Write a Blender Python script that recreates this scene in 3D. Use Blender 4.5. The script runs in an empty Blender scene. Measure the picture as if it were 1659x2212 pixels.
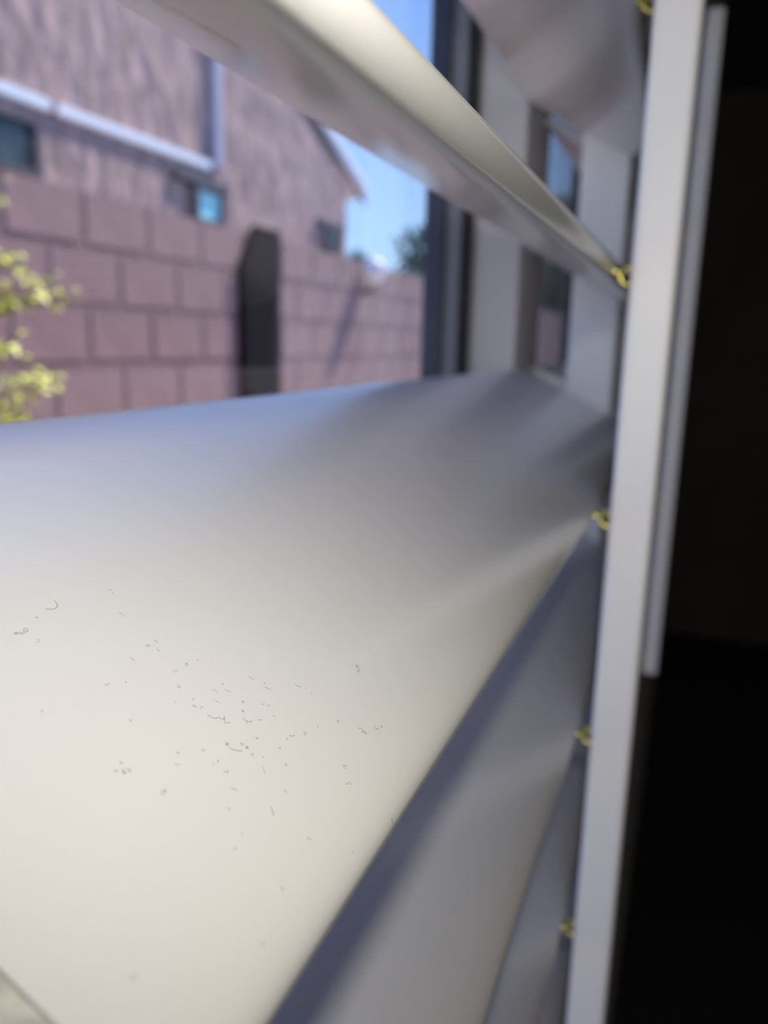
import bpy, bmesh, math, random
from mathutils import Vector, Matrix
SC = bpy.context.scene
COL = SC.collection
random.seed(7)
H = 1.45                      # height of the lens above the room floor

# ------------------------------------------------------------------ camera
cd = bpy.data.cameras.new('camera'); cam = bpy.data.objects.new('camera', cd); COL.objects.link(cam)
cd.lens = 26; cd.sensor_fit = 'HORIZONTAL'; cd.sensor_width = 26*1659/1700
cd.clip_start = .002; cd.clip_end = 500
yaw, pit, rol = math.radians(21.2), math.radians(12.2), math.radians(-1.4)
f = Vector((-math.sin(yaw)*math.cos(pit), math.cos(yaw)*math.cos(pit), -math.sin(pit)))
r = Vector((math.cos(yaw), math.sin(yaw), 0)); d = f.cross(r)
r2 = r*math.cos(rol)+d*math.sin(rol); d2 = -r*math.sin(rol)+d*math.cos(rol)
cam.matrix_world = Matrix(((r2.x, -d2.x, -f.x, 0), (r2.y, -d2.y, -f.y, 0), (r2.z, -d2.z, -f.z, H), (0, 0, 0, 1)))
cd.dof.use_dof = True; cd.dof.focus_distance = .092; cd.dof.aperture_fstop = 26/1.6
SC.camera = cam

# ------------------------------------------------------------------ sky, sun, phone light, added fill, exposure
w = bpy.data.worlds.new('sky'); SC.world = w; w.use_nodes = True
nt = w.node_tree; nt.nodes.clear()
tc = nt.nodes.new('ShaderNodeTexCoord'); sp = nt.nodes.new('ShaderNodeSeparateXYZ')
rp = nt.nodes.new('ShaderNodeValToRGB'); bg = nt.nodes.new('ShaderNodeBackground'); out = nt.nodes.new('ShaderNodeOutputWorld')
nt.links.new(tc.outputs['Generated'], sp.inputs[0]); nt.links.new(sp.outputs['Z'], rp.inputs[0])
nt.links.new(rp.outputs[0], bg.inputs[0]); nt.links.new(bg.outputs[0], out.inputs[0])
e = rp.color_ramp.elements
e[0].position = 0; e[0].color = (.49, .70, 1, 1)
e[1].position = 1; e[1].color = (.10, .22, .76, 1)
for p, c in ((.08, (.43, .65, 1, 1)), (.25, (.30, .51, .98, 1)), (.5, (.16, .33, .90, 1))):
    k = e.new(p); k.color = c
bg.inputs[1].default_value = 1.08
sd = bpy.data.lights.new('sun', 'SUN'); sun = bpy.data.objects.new('sun', sd); COL.objects.link(sun)
sd.energy = 5.2; sd.color = (1, .93, .84); sd.angle = .009
sun.rotation_euler = Vector((.20, .55, .80)).to_track_quat('Z', 'Y').to_euler(); sun.location = (0, 6, 9)
ld = bpy.data.lights.new('phone_light', 'SPOT'); lamp = bpy.data.objects.new('phone_light', ld); COL.objects.link(lamp)
ld.energy = .53; ld.spot_size = math.radians(140); ld.spot_blend = 1; ld.color = (1, .965, .88); ld.shadow_soft_size = .005
lamp.location = (.0058, .0, H+.038)
lamp.rotation_euler = (-f).to_track_quat('Z', 'Y').to_euler()
rd = bpy.data.lights.new('room_fill', 'AREA'); room = bpy.data.objects.new('room_fill', rd); COL.objects.link(room)
rd.energy = 12; rd.size = .8; rd.color = (.90, .90, 1); room.location = (.62, -2.6, H-.15)  # fill light added behind the lens to brighten rods and stiles
room.rotation_euler = Vector((.22, -1, .02)).to_track_quat('Z', 'Y').to_euler()
SC.view_settings.view_transform = 'Standard'; SC.view_settings.look = 'None'
SC.view_settings.gamma = 1; SC.view_settings.exposure = .55; SC.view_settings.use_curve_mapping = False

# ------------------------------------------------------------------ materials
def mat(name, col, rough=.6, bump=0, scale=50, var=0, vscale=8, metal=0, coat=0, stretch=(1, 1, 1), detail=3, spec=.5):
    m = bpy.data.materials.new(name); m.use_nodes = True; n = m.node_tree; b = n.nodes['Principled BSDF']
    b.inputs['Base Color'].default_value = (*col, 1); b.inputs['Roughness'].default_value = rough
    b.inputs['Metallic'].default_value = metal; b.inputs['Coat Weight'].default_value = coat
    b.inputs['Coat Roughness'].default_value = .15; b.inputs['Specular IOR Level'].default_value = spec
    t = n.nodes.new('ShaderNodeTexCoord'); mp = n.nodes.new('ShaderNodeMapping'); mp.inputs['Scale'].default_value = stretch
    n.links.new(t.outputs['Object'], mp.inputs[0])
    if bump:
        x = n.nodes.new('ShaderNodeTexNoise'); x.inputs['Scale'].default_value = scale; x.inputs['Detail'].default_value = detail
        bu = n.nodes.new('ShaderNodeBump'); bu.inputs['Strength'].default_value = 1; bu.inputs['Distance'].default_value = bump
        n.links.new(mp.outputs[0], x.inputs['Vector']); n.links.new(x.outputs['Fac'], bu.inputs['Height']); n.links.new(bu.outputs[0], b.inputs['Normal'])
    if var:
        x = n.nodes.new('ShaderNodeTexNoise'); x.inputs['Scale'].default_value = vscale; x.inputs['Detail'].default_value = 4
        rr = n.nodes.new('ShaderNodeValToRGB'); rr.color_ramp.elements[0].position = .3; rr.color_ramp.elements[1].position = .7
        rr.color_ramp.elements[0].color = (*[c*(1-var) for c in col], 1); rr.color_ramp.elements[1].color = (*[min(1, c*(1+var)) for c in col], 1)
        n.links.new(mp.outputs[0], x.inputs['Vector']); n.links.new(x.outputs['Fac'], rr.inputs[0]); n.links.new(rr.outputs[0], b.inputs['Base Color'])
    return m
def glassmat(name, tint, ior=1.5):
    m = bpy.data.materials.new(name); m.use_nodes = True; n = m.node_tree; n.nodes.clear()
    fr = n.nodes.new('ShaderNodeFresnel'); ge = n.nodes.new('ShaderNodeNewGeometry')
    ma = n.nodes.new('ShaderNodeMath'); ma.operation = 'MULTIPLY_ADD'; ma.inputs[1].default_value = 1/ior-ior; ma.inputs[2].default_value = ior
    n.links.new(ge.outputs['Backfacing'], ma.inputs[0]); n.links.new(ma.outputs[0], fr.inputs['IOR'])
    tr = n.nodes.new('ShaderNodeBsdfTransparent'); tr.inputs[0].default_value = (*tint, 1)
    g = n.nodes.new('ShaderNodeBsdfGlossy'); g.inputs['Roughness'].default_value = .01
    mx = n.nodes.new('ShaderNodeMixShader'); o = n.nodes.new('ShaderNodeOutputMaterial')
    n.links.new(fr.outputs[0], mx.inputs[0]); n.links.new(tr.outputs[0], mx.inputs[1]); n.links.new(g.outputs[0], mx.inputs[2]); n.links.new(mx.outputs[0], o.inputs[0])
    return m
M = dict(
    paint=mat('semi_gloss_white_paint', (.72, .71, .68), .33, .00003, 260, coat=.6),
    rod=mat('white_rod_paint', (.90, .88, .84), .45, .00002, 200),
    cap=mat('mottled_grey_end_cap', (.50, .49, .43), .55, .0002, 900, .22, 500, detail=5),
    drywall=mat('textured_drywall_paint', (.62, .60, .54), .6, .0006, 160, .10, 220),
    reveal=mat('window_reveal_paint', (.60, .56, .47), .7, .0003, 90),
    darkframe=mat('dark_bronze_frame', (.035, .04, .055), .4, .00002, 300),
    sash=mat('grey_vinyl_sash', (.22, .22, .22), .5, .00002, 300),
    shadow_strip=mat('black_shadow_strip', (.03, .028, .024), .7, .0001, 300),
    glass=glassmat('window_glass', (.97, .985, .98)),
    screen=glassmat('insect_screen_mesh', (.80, .80, .82), 1.05),
    brass=mat('brass_wire', (.85, .75, .22), .25, .00005, 500, metal=1),
    block=mat('grey_pink_concrete_block', (.32, .205, .20), .9, .003, 60, .10, 5),
    mortar=mat('grey_mortar', (.28, .185, .18), .95, .004, 60),
    stucco=mat('mottled_pink_tan_stucco', (.39, .255, .235), .9, .045, 5.5, .34, 5.2, stretch=(1, 1.4, .62)),
    white=mat('white_gutter_paint', (.86, .84, .86), .45, .0005, 60),
    pipe=mat('lavender_grey_pipe_paint', (.40, .36, .44), .5, .0005, 60),
    shade=mat('dark_trim_and_shade', (.10, .085, .10), .7, .001, 60),  # frame colour, also used for painted shade above panes and under the rake
    teal=mat('teal_reflective_pane', (.36, .88, .90), .15, .001, 8, .12, 3),
    tealdark=mat('dark_green_pane', (.035, .06, .06), .1, .001, 8, .4, 6),
    tealmid=mat('mid_teal_pane', (.06, .17, .17), .1, .001, 8, .3, 3),
    tile=mat('pale_roof_tile', (.95, .90, .94), .6, .003, 40, .06, 6),
    black=mat('black_shape_paint', (.012, .009, .012), .85, .001, 60, spec=.1),
    leaf=mat('yellow_green_leaf', (.72, .74, .14), .5, .001, 60, .35, 30),
    leafdark=mat('grey_green_tree_leaf', (.07, .13, .08), .6, .01, 20, .3, 2),
    bark=mat('brown_bark', (.16, .11, .07), .9, .002, 60),
    gravel=mat('tan_gravel', (.60, .47, .41), .95, .01, 60, .25, 40),
    globe=mat('white_opal_globe', (.9, .86, .86), .3, .0005, 40),
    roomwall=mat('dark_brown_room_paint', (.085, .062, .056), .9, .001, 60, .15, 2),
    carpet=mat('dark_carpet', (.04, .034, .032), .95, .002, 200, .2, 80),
    lint=mat('grey_lint', (.33, .33, .32), .9, .0001, 800),
    scuff=mat('scuff_with_glare', (.98, .88, .80), .35, .00002, 800, metal=.7),
)

# ------------------------------------------------------------------ builders
def tag(o, label=None, cat=None, group=None, kind=None):
    if label: o['label'] = label
    if cat: o['category'] = cat
    if group: o['group'] = group
    if kind: o['kind'] = kind
    return o
def empty(name, loc, label=None, cat=None, group=None, kind=None):
    o = bpy.data.objects.new(name, None); COL.objects.link(o); o.location = (loc[0], loc[1], loc[2]+H); o.empty_display_size = .05
    return tag(o, label, cat, group, kind)
def base(o):                      # world position of a node built here (no rotations are used)
    v = Vector((0, 0, 0))
    while o: v += o.location; o = o.parent
    return v
def link(name, bm, m, parent=None, smooth=False, bevel=0, seg=2):
    """bm holds coordinates relative to the lens height"""
    if bevel: bmesh.ops.bevel(bm, geom=bm.edges[:], offset=bevel, segments=seg, affect='EDGES', profile=.5)
    bmesh.ops.recalc_face_normals(bm, faces=bm.faces[:])
    xs = [v.co for v in bm.verts]
    c = Vector((sum(v.x for v in xs)/len(xs), sum(v.y for v in xs)/len(xs), min(v.z for v in xs)))
    bmesh.ops.translate(bm, verts=bm.verts[:], vec=-c)
    if smooth:                     # keep the flat caps from bending the shading of the sides
        for fc in bm.faces:
            if len(fc.verts) > 4:
                for ed in fc.edges: ed.smooth = False
    me = bpy.data.meshes.new(name); bm.to_mesh(me); bm.free(); me.materials.append(m)
    if smooth:
        for p in me.polygons: p.use_smooth = True
    o = bpy.data.objects.new(name, me); COL.objects.link(o)
    wp = c+Vector((0, 0, H))
    if parent: o.parent = parent; o.location = wp-base(parent)
    else: o.location = wp
    return o
def share(src, name, loc, parent):
    o = src.copy(); o.name = name; COL.objects.link(o); o.parent = parent; o.location = Vector(loc)+Vector((0, 0, H))-base(parent); return o
def addbox(bm, x0, x1, y0, y1, z0, z1):
    v = [bm.verts.new((x, y, z)) for x in (x0, x1) for y in (y0, y1) for z in (z0, z1)]
    for q in ((0, 1, 3, 2), (4, 6, 7, 5), (0, 4, 5, 1), (2, 3, 7, 6), (0, 2, 6, 4), (1, 5, 7, 3)): bm.faces.new([v[i] for i in q])
    return bm
def box(*a): return addbox(bmesh.new(), *a)
def prism_x(pts, x0, x1, bm=None):   # pts in (y, z)
    bm = bm or bmesh.new()
    a = [bm.verts.new((x0, y, z)) for y, z in pts]; b = [bm.verts.new((x1, y, z)) for y, z in pts]
    bm.faces.new(a); bm.faces.new(b[::-1])
    for i in range(len(pts)): j = (i+1) % len(pts); bm.faces.new((a[i], a[j], b[j], b[i]))
    return bm
def prism_y(pts, y0, y1, bm=None):   # pts in (x, z)
    bm = bm or bmesh.new()
    a = [bm.verts.new((x, y0, z)) for x, z in pts]; b = [bm.verts.new((x, y1, z)) for x, z in pts]
    bm.faces.new(a); bm.faces.new(b[::-1])
    for i in range(len(pts)): j = (i+1) % len(pts); bm.faces.new((a[i], a[j], b[j], b[i]))
    return bm
def tube(bm, pts, rad, n=8):
    pts = [Vector(p) for p in pts]; rings = []
    for i, p in enumerate(pts):
        t = (pts[min(i+1, len(pts)-1)]-pts[max(i-1, 0)]).normalized()
        u = t.cross(Vector((.3, .2, 1) if abs(t.z) < .9 else (1, 0, 0))).normalized(); v = t.cross(u)
        rr = rad[i] if isinstance(rad, (list, tuple)) else rad
        rings.append([bm.verts.new(p+(u*math.cos(2*math.pi*k/n)+v*math.sin(2*math.pi*k/n))*rr) for k in range(n)])
    for a, b in zip(rings, rings[1:]):
        for k in range(n): bm.faces.new((a[k], a[(k+1) % n], b[(k+1) % n], b[k]))
    bm.faces.new(rings[0][::-1]); bm.faces.new(rings[-1]); return bm

# ------------------------------------------------------------------ the room
RX0, RX1, RY0, RY1, RZ0, RZ1 = -.165, 4.2, -3.0, 4.2, -1.45, 1.15
def struct(name, bm, m, parent=None, bevel=0):
    o = link(name, bm, m, parent, bevel=bevel); o['kind'] = 'structure'; return o
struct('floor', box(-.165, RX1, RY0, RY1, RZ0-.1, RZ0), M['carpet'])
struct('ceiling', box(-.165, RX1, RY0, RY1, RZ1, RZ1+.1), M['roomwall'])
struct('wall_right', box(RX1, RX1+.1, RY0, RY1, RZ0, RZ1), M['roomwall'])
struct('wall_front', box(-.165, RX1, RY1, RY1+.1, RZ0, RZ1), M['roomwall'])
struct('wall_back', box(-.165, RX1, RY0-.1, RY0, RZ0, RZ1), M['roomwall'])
OZ0, OZ1 = -.405, .385              # opening
PY0, PY1 = .492, .565               # post between the two windows
OY1 = 1.035                         # far end of the opening
NY = .0240                          # near end of the opening
wb = bmesh.new()
addbox(wb, -.165, -.036, RY0, NY-.055, RZ0, RZ1)
addbox(wb, -.165, -.036, OY1, RY1, RZ0, RZ1)
addbox(wb, -.165, -.036, NY-.055, OY1, RZ0, OZ0)
addbox(wb, -.165, -.036, NY-.055, OY1, OZ1, RZ1)
struct('wall_left', wb, M['reveal'])
struct('trim_1', box(-.0455, -.0365, NY-.0549, NY, OZ0+.0005, OZ1-.0005), M['drywall'], bevel=.0015)['label'] = 'textured off-white wall corner beside the near louver ends'
struct('trim_2', box(-.1645, -.1065, PY0, PY1, OZ0+.0005, OZ1-.0005), M['reveal'], bevel=.001)['label'] = 'cream post between the two windows'

def window(name, y0, y1, screen=False):
    t = empty(name, (-.150, (y0+y1)/2, OZ0+.001), kind='structure')
    z0, z1 = OZ0+.001, OZ1-.001
    bm = bmesh.new()
    for a in ((y0, y0+.010), (y1-.010, y1)): addbox(bm, -.1645, -.1525, a[0], a[1], z0, z1)
    addbox(bm, -.1645, -.1525, y0+.010, y1-.010, z0, z0+.02); addbox(bm, -.1645, -.1525, y0+.010, y1-.010, z1-.02, z1)
    link('outer_frame', bm, M['darkframe'], t)
    bm = bmesh.new()
    for a in ((y0, y0+.007), (y1-.007, y1)): addbox(bm, -.1523, -.1425, a[0], a[1], z0, z1)
    addbox(bm, -.1523, -.1425, y0+.007, y1-.007, z0, z0+.015); addbox(bm, -.1523, -.1425, y0+.007, y1-.007, z1-.015, z1)
    link('inner_frame', bm, M['sash'], t)
    bm = bmesh.new()
    for a in ((y0, y0+.003), (y1-.003, y1)): addbox(bm, -.1423, -.136, a[0], a[1], z0, z1)
    addbox(bm, -.1423, -.136, y0+.003, y1-.003, z0, z0+.008); addbox(bm, -.1423, -.136, y0+.003, y1-.003, z1-.008, z1)
    link('shadow_strip', bm, M['shadow_strip'], t)  # dark strip standing in for the shadow between sash and reveal
    link('pane', box(-.1595, -.1575, y0+.010, y1-.010, z0+.02, z1-.02), M['glass'], t)
    if screen: link('insect_screen', box(-.1480, -.1475, y0+.007, y1-.007, z0+.015, z1-.015), M['screen'], t)
    return t
window('window_1', NY-.053, PY0-.0003)
window('window_2', PY1+.0003, OY1-.001, True)

# ------------------------------------------------------------------ the shutters
NX, NZ = -.0270, -.0543           # room edge of the main louver in section
GX, GZ = -.1050, -.0152           # its window edge
PITCH = .0785
LC = Vector(((NX+GX)/2, (NZ+GZ)/2)); LU = Vector((GX-NX, GZ-NZ)); HALF = LU.length/2; LU.normalize(); LN = Vector((LU.y, -LU.x))
if LN.y < 0: LN = -LN
TH, EV = .0058, .55
def louver_section(n=72, th=TH):
    pts = []
    for i in range(n):
        a = 2*math.pi*i/n; c, s = math.cos(a), math.sin(a)
        u = HALF*math.copysign(abs(c)**.86, c); v = th*math.copysign(abs(s)**EV, s)
        v *= .80-.22*u/HALF if c > 0 else .80-.20*u/HALF
        p = LC+LU*u+LN*v; pts.append((p.x, p.y))
    return pts
def staple(bm, cx, cy, cz, half, reach, axis, rad=.0007):
    """a U of wire: its legs run along x, the bow spans 'axis'"""
    pts = []
    for k in range(9):
        a = math.pi*(k/8-.5)
        off = half*math.sin(a); xx = cx+reach*math.cos(a)
        pts.append((xx, cy+(off if axis == 'y' else 0), cz+(off if axis == 'z' else 0)))
    s = .006 if reach > 0 else -.006
    pts = [(pts[0][0]-s, pts[0][1], pts[0][2])]+pts+[(pts[-1][0]-s, pts[-1][1], pts[-1][2])]
    return tube(bm, pts, rad, 6)
OFF = {1: -.0010, 2: -.0028, 3: -.0015}     # louvers never hang perfectly evenly
def shutter(y0, y1, yr, label, first):
    stile = .025
    t = empty('shutter_panel', (-.0655, (y0+y1)/2, OZ0+.002), label, 'shutter', 'plantation shutter panels in the window opening')
    z0, z1 = OZ0+.002, OZ1-.002
    for a in ((y0-stile-(.008 if first else 0), y0-(.0085 if first else .001)), (y1+.001, y1+stile)):
        link('stile', box(-.0735, -.0462, a[0], a[1], z0, z1), M['paint'], t, bevel=.0012)
    link('bottom_rail', box(-.0735, -.0462, y0-(.0083 if first else .0008), y1+.0008, z0, z0+.045), M['paint'], t, bevel=.0012)
    link('top_rail', box(-.0735, -.0462, y0-(.0083 if first else .0008), y1+.0008, z1-.035, z1), M['paint'], t, bevel=.0012)
    src = None
    for k in range(-3, 5):
        if src is None:
            bm = prism_y(louver_section(), y0, y1)
            bmesh.ops.translate(bm, verts=bm.verts[:], vec=(0, 0, k*PITCH))
            src = link('louver', bm, M['paint'], t, smooth=True)
            for p in src.data.polygons:
                if len(p.vertices) > 4: p.use_smooth = False
            b0 = base(src)-Vector((0, 0, H)); k0 = k; LOUV = {k: src}
        else:
            LOUV[k] = share(src, 'louver', b0+Vector((0, 0, (k-k0)*PITCH+OFF.get(k, 0))), t)
    if first:                      # snapped-on end caps at the near ends
        ca = None
        for k in range(-3, 5):
            if ca is None:
                bm = prism_y(louver_section(th=TH*.97), y0-.0075, y0-.0002)
                bmesh.ops.translate(bm, verts=bm.verts[:], vec=(0, 0, k*PITCH))
                ca = link('end_cap', bm, M['cap'], LOUV[k], smooth=True); cb_ = base(ca)-Vector((0, 0, H))
            else: share(ca, 'end_cap', cb_+Vector((0, 0, (k+3)*PITCH+OFF.get(k, 0))), LOUV[k])
    rod = link('tilt_rod', box(-.0221, -.0085, yr, yr+.0125, NZ-3*PITCH-.020, NZ+4*PITCH+.014), M['rod'], t, bevel=.0022, seg=4)
    ssrc = lsrc = None
    for k in range(-3, 5):
        cz = NZ-.0015+k*PITCH
        if ssrc is None:
            ssrc = link('rod_staple', staple(bmesh.new(), -.0221-.0005, yr+.006, cz, .0026, -.0030, 'z'), M['brass'], rod, smooth=True)
            sb = base(ssrc)-Vector((0, 0, H))
            lsrc = link('louver_staple', staple(bmesh.new(), NX+.0005, yr+.006, cz+.0012, .0024, .0028, 'y'), M['brass'], LOUV[k], smooth=True)
            lb = base(lsrc)-Vector((0, 0, H))
        else:
            share(ssrc, 'rod_staple', sb+Vector((0, 0, (k+3)*PITCH+OFF.get(k, 0))), rod)
            share(lsrc, 'louver_staple', lb+Vector((0, 0, (k+3)*PITCH+OFF.get(k, 0))), LOUV[k])
    return t, LOUV
sh1, L1 = shutter(.0334, .485, .259, 'near white shutter panel whose wide louvers fill the foreground', True)
sh2, L2 = shutter(.536, .992, .762, 'far white shutter panel beyond the first, showing mostly its tilt rod against the dark room', False)

def on_top(x, y, lift=.0):        # point on the upper face of the main louver
    best = None
    u = (Vector((x, 0))-Vector((LC.x, 0))).x/LU.x
    q = min(1, abs(u)/HALF); s = max(0, 1-q**(1/.43))**.5
    p = LC+LU*u+LN*(TH*s**EV*(.80-.21*u/HALF)+lift)
    return Vector((p.x, y, p.y))
# lint on the main louver
bm = bmesh.new()
def fibre(x, y, ln, a, bend, rad=.00005):
    pts = []
    for i in range(6):
        s = i/5-.5; th = a+bend*s
        pts.append(on_top(x+ln*s*math.cos(th), y+ln*s*math.sin(th), .00004))
    tube(bm, pts, rad, 4)
for x, y, ln, a, b in ((-.0668, .0654, .0024, 1.9, 1.2), (-.0655, .0595, .0012, .6, 3), (-.0470, .0660, .0013, .5, 1), (-.0462, .0668, .0011, .9, 2),
                       (-.0430, .0643, .0014, .7, .4), (-.0440, .0640, .0009, .2, 4), (-.0425, .0655, .0007, .1, 3), (-.0367, .0610, .0010, 2.4, .2), (-.0349, .0809, .0014, 1.7, 4),
                       (-.0345, .0830, .0010, .3, 2), (-.0445, .0690, .0012, .5, 1), (-.0420, .0610, .0008, 1, 2)):
    fibre(x, y, ln, a, b, .00004)
for i in range(75):
    fibre(random.gauss(-.046, .009), random.gauss(.066, .010), random.uniform(.0003, .0009), random.uniform(0, 6.28), random.uniform(-4, 4), .000022)
for x, y in ((-.0479, .0533), (-.0409, .0914), (-.0655, .0585)):
    for i in range(6): fibre(x+random.gauss(0, .0003), y+random.gauss(0, .0003), .0006, random.uniform(0, 6), 3, .00002)
lint = link('lint', bm, M['lint'])
tag(lint, 'tiny curled grey lint fibres lying on the big pale foreground louver', 'lint', kind='stuff')
# scuff marks on the underside of the louver above; pale tone imitates lamp glare
bm = bmesh.new()
def under(x, y):
    u = (x-LC.x)/LU.x; q = min(1, abs(u)/HALF); s = max(0, 1-q**(1/.43))**.5
    p = LC+LU*u-LN*(TH*s**EV*(.80-.21*u/HALF)+.00003); return Vector((p.x, y, p.y+PITCH+OFF[1]))
for i in range(70):
    g = random.random()**.7; y = .0545+.0080*g+random.gauss(0, .0005); x = -.0412+.0042*g+random.gauss(0, .00035)
    ln = random.uniform(.0003, .0013)
    tube(bm, [under(x+.00025*ln/.001*k, y+ln*(k-1)) for k in range(3)], .000022, 4)
sc = link('scuff_marks', bm, M['scuff'], L1[1]); sc['label'] = 'scratch marks with painted glare on the underside of the upper louver'; sc['kind'] = 'stuff'

# ------------------------------------------------------------------ outside
struct('ground', box(-40, -.17, -10, 60, -1.65, -1.5), M['gravel'])
WX, WT, BH, BL = -2.2, .525, .217, .3815
fw = empty('block_wall', (WX, 6, -1.5), 'long grey-pink concrete block garden wall in front of the stucco house', 'wall')
link('mortar_core', box(WX-.15, WX-.0045, -1.5, 16, -1.5, WT-.004), M['mortar'], fw)
srcs = []
for row in range(9):
    y = 2.476 + (0 if row % 2 == 0 else -.19); y -= BL*8 if row % 2 == 0 else BL*7
    z1 = WT-row*BH
    n = 0
    while y < 10.6 and n < 33:
        if z1-BH > -1.5:
            if not srcs:
                bl = link('block', box(WX-.05, WX, y+.022, y+BL-.022, z1-BH+.030, z1), M['block'], fw)
                srcs.append((bl, base(bl)-Vector((0, 0, H)), y, z1))
            else:
                s = srcs[0]; share(s[0], 'block', s[1]+Vector((random.uniform(-.001, .001), y-s[2], z1-s[3])), fw)
        y += BL; n += 1

# narrow black cabinet against the wall
cb = empty('black_shape', (WX+.07, 3.77, -1.49), 'tall narrow black cabinet with one clipped top corner against the block wall', 'shape')
link('body', prism_x([(3.55, -1.49), (3.95, -1.49), (3.95, .565), (3.69, .565), (3.55, .36)], WX+.006, WX+.03), M['black'], cb)  # dark upright form of unclear identity, built as a flat black shape
link('front_plate', prism_x([(3.565, -1.46), (3.935, -1.46), (3.935, .545), (3.705, .545), (3.565, .345)], WX+.0303, WX+.037), M['black'], cb, bevel=.003)
link('front_bar', tube(bmesh.new(), [(WX+.038, 3.65, -.62), (WX+.06, 3.65, -.60), (WX+.06, 3.65, -.48), (WX+.038, 3.65, -.46)], .008), M['shade'], cb)

# globe lamp on the wall
gl = empty('globe_lamp', (WX+.10, 5.13, .33), 'small white globe lamp at the top of the far garden wall', 'lamp')
bm = bmesh.new(); bmesh.ops.create_uvsphere(bm, u_segments=20, v_segments=12, radius=.085); bmesh.ops.translate(bm, verts=bm.verts[:], vec=(WX+.095, 5.13, .470))
link('globe', bm, M['globe'], gl, smooth=True)
link('bracket', tube(bmesh.new(), [(WX+.003, 5.13, .33), (WX+.05, 5.13, .33), (WX+.083, 5.13, .35), (WX+.085, 5.13, .380)], .022), M['shade'], gl)

# house next door
HX = -4.0
hs = empty('stucco_house', (HX-1, 6, -1.5), 'pink-tan stucco house with a sloping roof edge behind the garden wall', 'house')
gable = [(1.2, -1.5), (8.86, -1.5), (8.86, 1.75), (5.3, 3.33), (1.2, 1.60)]
link('wall', prism_x(gable, HX-5, HX), M['stucco'], hs)
bm = bmesh.new()
RS = [(9.40, 1.70), (5.3, 3.50), (.8, 1.60)]
def slab(p, q, x0, x1, th, bm):
    return prism_x([p, q, (q[0], q[1]+th), (p[0], p[1]+th)], x0, x1, bm)
link('roof', slab(RS[1], RS[2], HX-5.3, HX+.03, .06, slab(RS[0], RS[1], HX-5.3, HX+.03, .06, bm)), M['tile'], hs)
bm = bmesh.new()
link('rake_shadow_board', slab((9.36, 1.625), (5.3, 3.42), HX+.004, HX+.026, .05, bm), M['shade'], hs)  # dark board drawn as the shadow line under the roof edge
dy, dz = RS[1][0]-RS[0][0], RS[1][1]-RS[0][1]; L = math.hypot(dy, dz); ts = None
for i in range(14):
    s = (i+.1)/14; s2 = (i+1.05)/14
    if i < 13:
        p = (RS[0][0]+dy*s, RS[0][1]+dz*s+.05); q = (RS[0][0]+dy*s2, RS[0][1]+dz*s2+.07)
        link('rake_tile', slab(p, q, HX-.02, HX+.045, .085, bmesh.new()), M['tile'], hs)
# white gutter pipe with downpipe
gp = empty('gutter', (HX+.06, 5, 1.35), 'white horizontal gutter across the stucco wall meeting a vertical downpipe', 'gutter')
link('channel', prism_y([(HX+.004, 1.365), (HX+.022, 1.365), (HX+.036, 1.380), (HX+.036, 1.440), (HX+.028, 1.440), (HX+.004, 1.444)], 2.2, 6.02), M['white'], gp)
link('end_cap', prism_y([(HX+.003, 1.360), (HX+.025, 1.360), (HX+.040, 1.377), (HX+.040, 1.446), (HX+.003, 1.450)], 6.021, 6.05), M['white'], gp)
link('downpipe', box(HX+.005, HX+.060, 6.06, 6.19, 1.40, 2.75), M['pipe'], gp, bevel=.012)
link('joint_band', prism_y([(HX+.003, 1.358), (HX+.026, 1.358), (HX+.041, 1.376), (HX+.041, 1.448), (HX+.003, 1.452)], 4.25, 4.29), M['block'], gp)

def hwin(y0, y1, z0, z1, m, label, head_shade):
    t = empty('house_window', (HX+.02, (y0+y1)/2, z0), label, 'window', 'windows of the stucco house')
    fr = bmesh.new()
    for a in ((y0-.04, y0), (y1, y1+.05)): addbox(fr, HX+.002, HX+.07, a[0], a[1], z0-.03, z1+.03)
    addbox(fr, HX+.002, HX+.07, y0, y1, z0-.03, z0); addbox(fr, HX+.002, HX+.07, y0, y1, z1, z1+.03)
    link('window_frame', fr, M['shade'], t)
    link('pane', box(HX+.003, HX+.03, y0, y1, z0, z1), m, t)
    if head_shade: link('head_shade', box(HX+.002, HX+.055, head_shade[0], head_shade[1], z1+.031, z1+.10), M['shade'], t, bevel=.006)  # dark strip above the pane stands in for recess shadow
hwin(5.80, 6.14, .97, 1.19, M['teal'], 'small bright teal window under the white gutter end', (5.52, 6.26))
hwin(3.2, 4.06, .98, 1.25, M['tealdark'], 'dark green window at the left edge under the gutter', None)
hwin(8.30, 8.55, 1.01, 1.19, M['tealmid'], 'small dim green window near the house corner', (8.05, 8.68))

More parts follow.
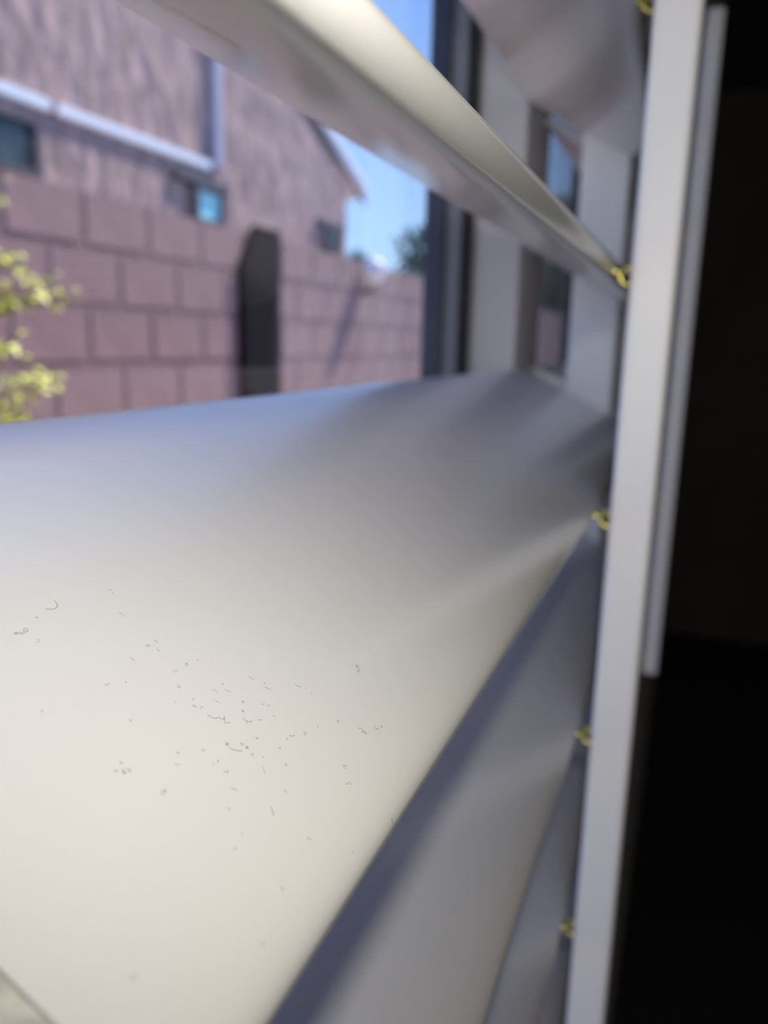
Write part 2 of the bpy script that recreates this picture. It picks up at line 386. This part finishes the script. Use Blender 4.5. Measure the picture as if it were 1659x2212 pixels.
# sunlit shrub by the window
sh = empty('shrub', (-.95, .60, -1.5), 'sunlit yellow-green leafy shrub at the left edge in front of the block wall', 'shrub')
st = bmesh.new(); lf = bmesh.new()
def leafq(p, n, s):
    u = n.orthogonal().normalized(); u.rotate(Matrix.Rotation(random.uniform(0, 6.28), 3, n)); v = n.cross(u)
    q = [p-u*s, p+v*s*.45+n*s*.15, p+u*s, p-v*s*.45+n*s*.15]
    vs = [lf.verts.new(k) for k in q]; lf.faces.new((vs[0], vs[1], vs[2])); lf.faces.new((vs[0], vs[2], vs[3]))
def sprig(a, b, n=30, spread=.012, s0=.011):
    a, b = Vector(a), Vector(b); mid = (a+b)/2+Vector((0, 0, .03))
    pts = [a, a.lerp(mid, .5), mid, mid.lerp(b, .5), b]
    tube(st, pts, [.006, .005, .004, .003, .0015], 5)
    for i in range(n):
        t = random.random()**.8; p = a.lerp(b, t)+Vector((0, 0, .03*4*t*(1-t)))
        p += Vector([random.gauss(0, spread) for _ in range(3)])
        leafq(p, Vector((random.gauss(.3, .6), random.gauss(0, .5), 1)).normalized(), random.uniform(.7, 1.3)*s0)
tube(st, [(-.95, .52, -1.5), (-.95, .54, -.9), (-.93, .55, -.4), (-.92, .60, .1), (-.92, .58, .35)], [.022, .019, .015, .010, .004], 7)
tips = [(-.90, .975, .058, 60), (-.90, .93, .075, 50), (-.90, .885, .095, 60), (-.92, .87, .045, 70), (-.90, .947, -.063, 55), (-.90, .91, -.085, 45), (-.90, .868, -.02, 70),
        (-.90, .89, -.120, 70), (-.91, .86, -.15, 60), (-.90, .862, .175, 40), (-.92, .84, .12, 40)]
for x, y, z, n in tips: sprig((-.93, .57, z-.16), (x, y, z), int(n*1.6))
for i in range(46):
    y = random.uniform(.15, .80); z = random.uniform(-1.2, .40)
    sprig((-.93, .55, z-.15), (-.93+random.uniform(-.25, .2), y, z), 40, .02, .012)
link('stem', st, M['bark'], sh)
o = link('foliage', lf, M['leaf'], sh); o['kind'] = 'stuff'

# trees beyond the wall
def tree(name, label, x, y, z, rx, rz, n, s, m, kind=None):
    t = empty(name, (x, y, -1.5), label, 'tree')
    link('trunk', tube(bmesh.new(), [(x, y, -1.5), (x+.05, y, z-rz*.4), (x, y, z+rz*.3)], [.14, .10, .04], 8), M['bark'], t)
    global lf
    lf = bmesh.new()
    for i in range(n):
        v = Vector([random.gauss(0, 1) for _ in range(3)]).normalized()*(random.random()**.4)
        b = 1+.25*math.sin(5*v.x+3*v.z)
        leafq(Vector((x+v.x*rx*b, y+v.y*rx*b, z+v.z*rz*b)), Vector([random.gauss(0, 1) for _ in range(3)]).normalized(), s*random.uniform(.6, 1.3))
    o = link('crown', lf, m, t); o['kind'] = 'stuff'
tree('tree', 'grey-green tree beyond the end of the garden wall beside the window frame', -4.9, 17.3, 1.9, 1.3, 1.5, 2600, .16, M['leafdark'])
tree('tree', 'low green treetop behind the garden wall beside the house corner', -4.6, 10.9, .75, .55, .42, 700, .09, M['leafdark'])
tree('tree', 'dark tree far along the side yard beyond the window post', -3.6, 24, 1.2, 1.9, 2.6, 3500, .22, M['leafdark'])
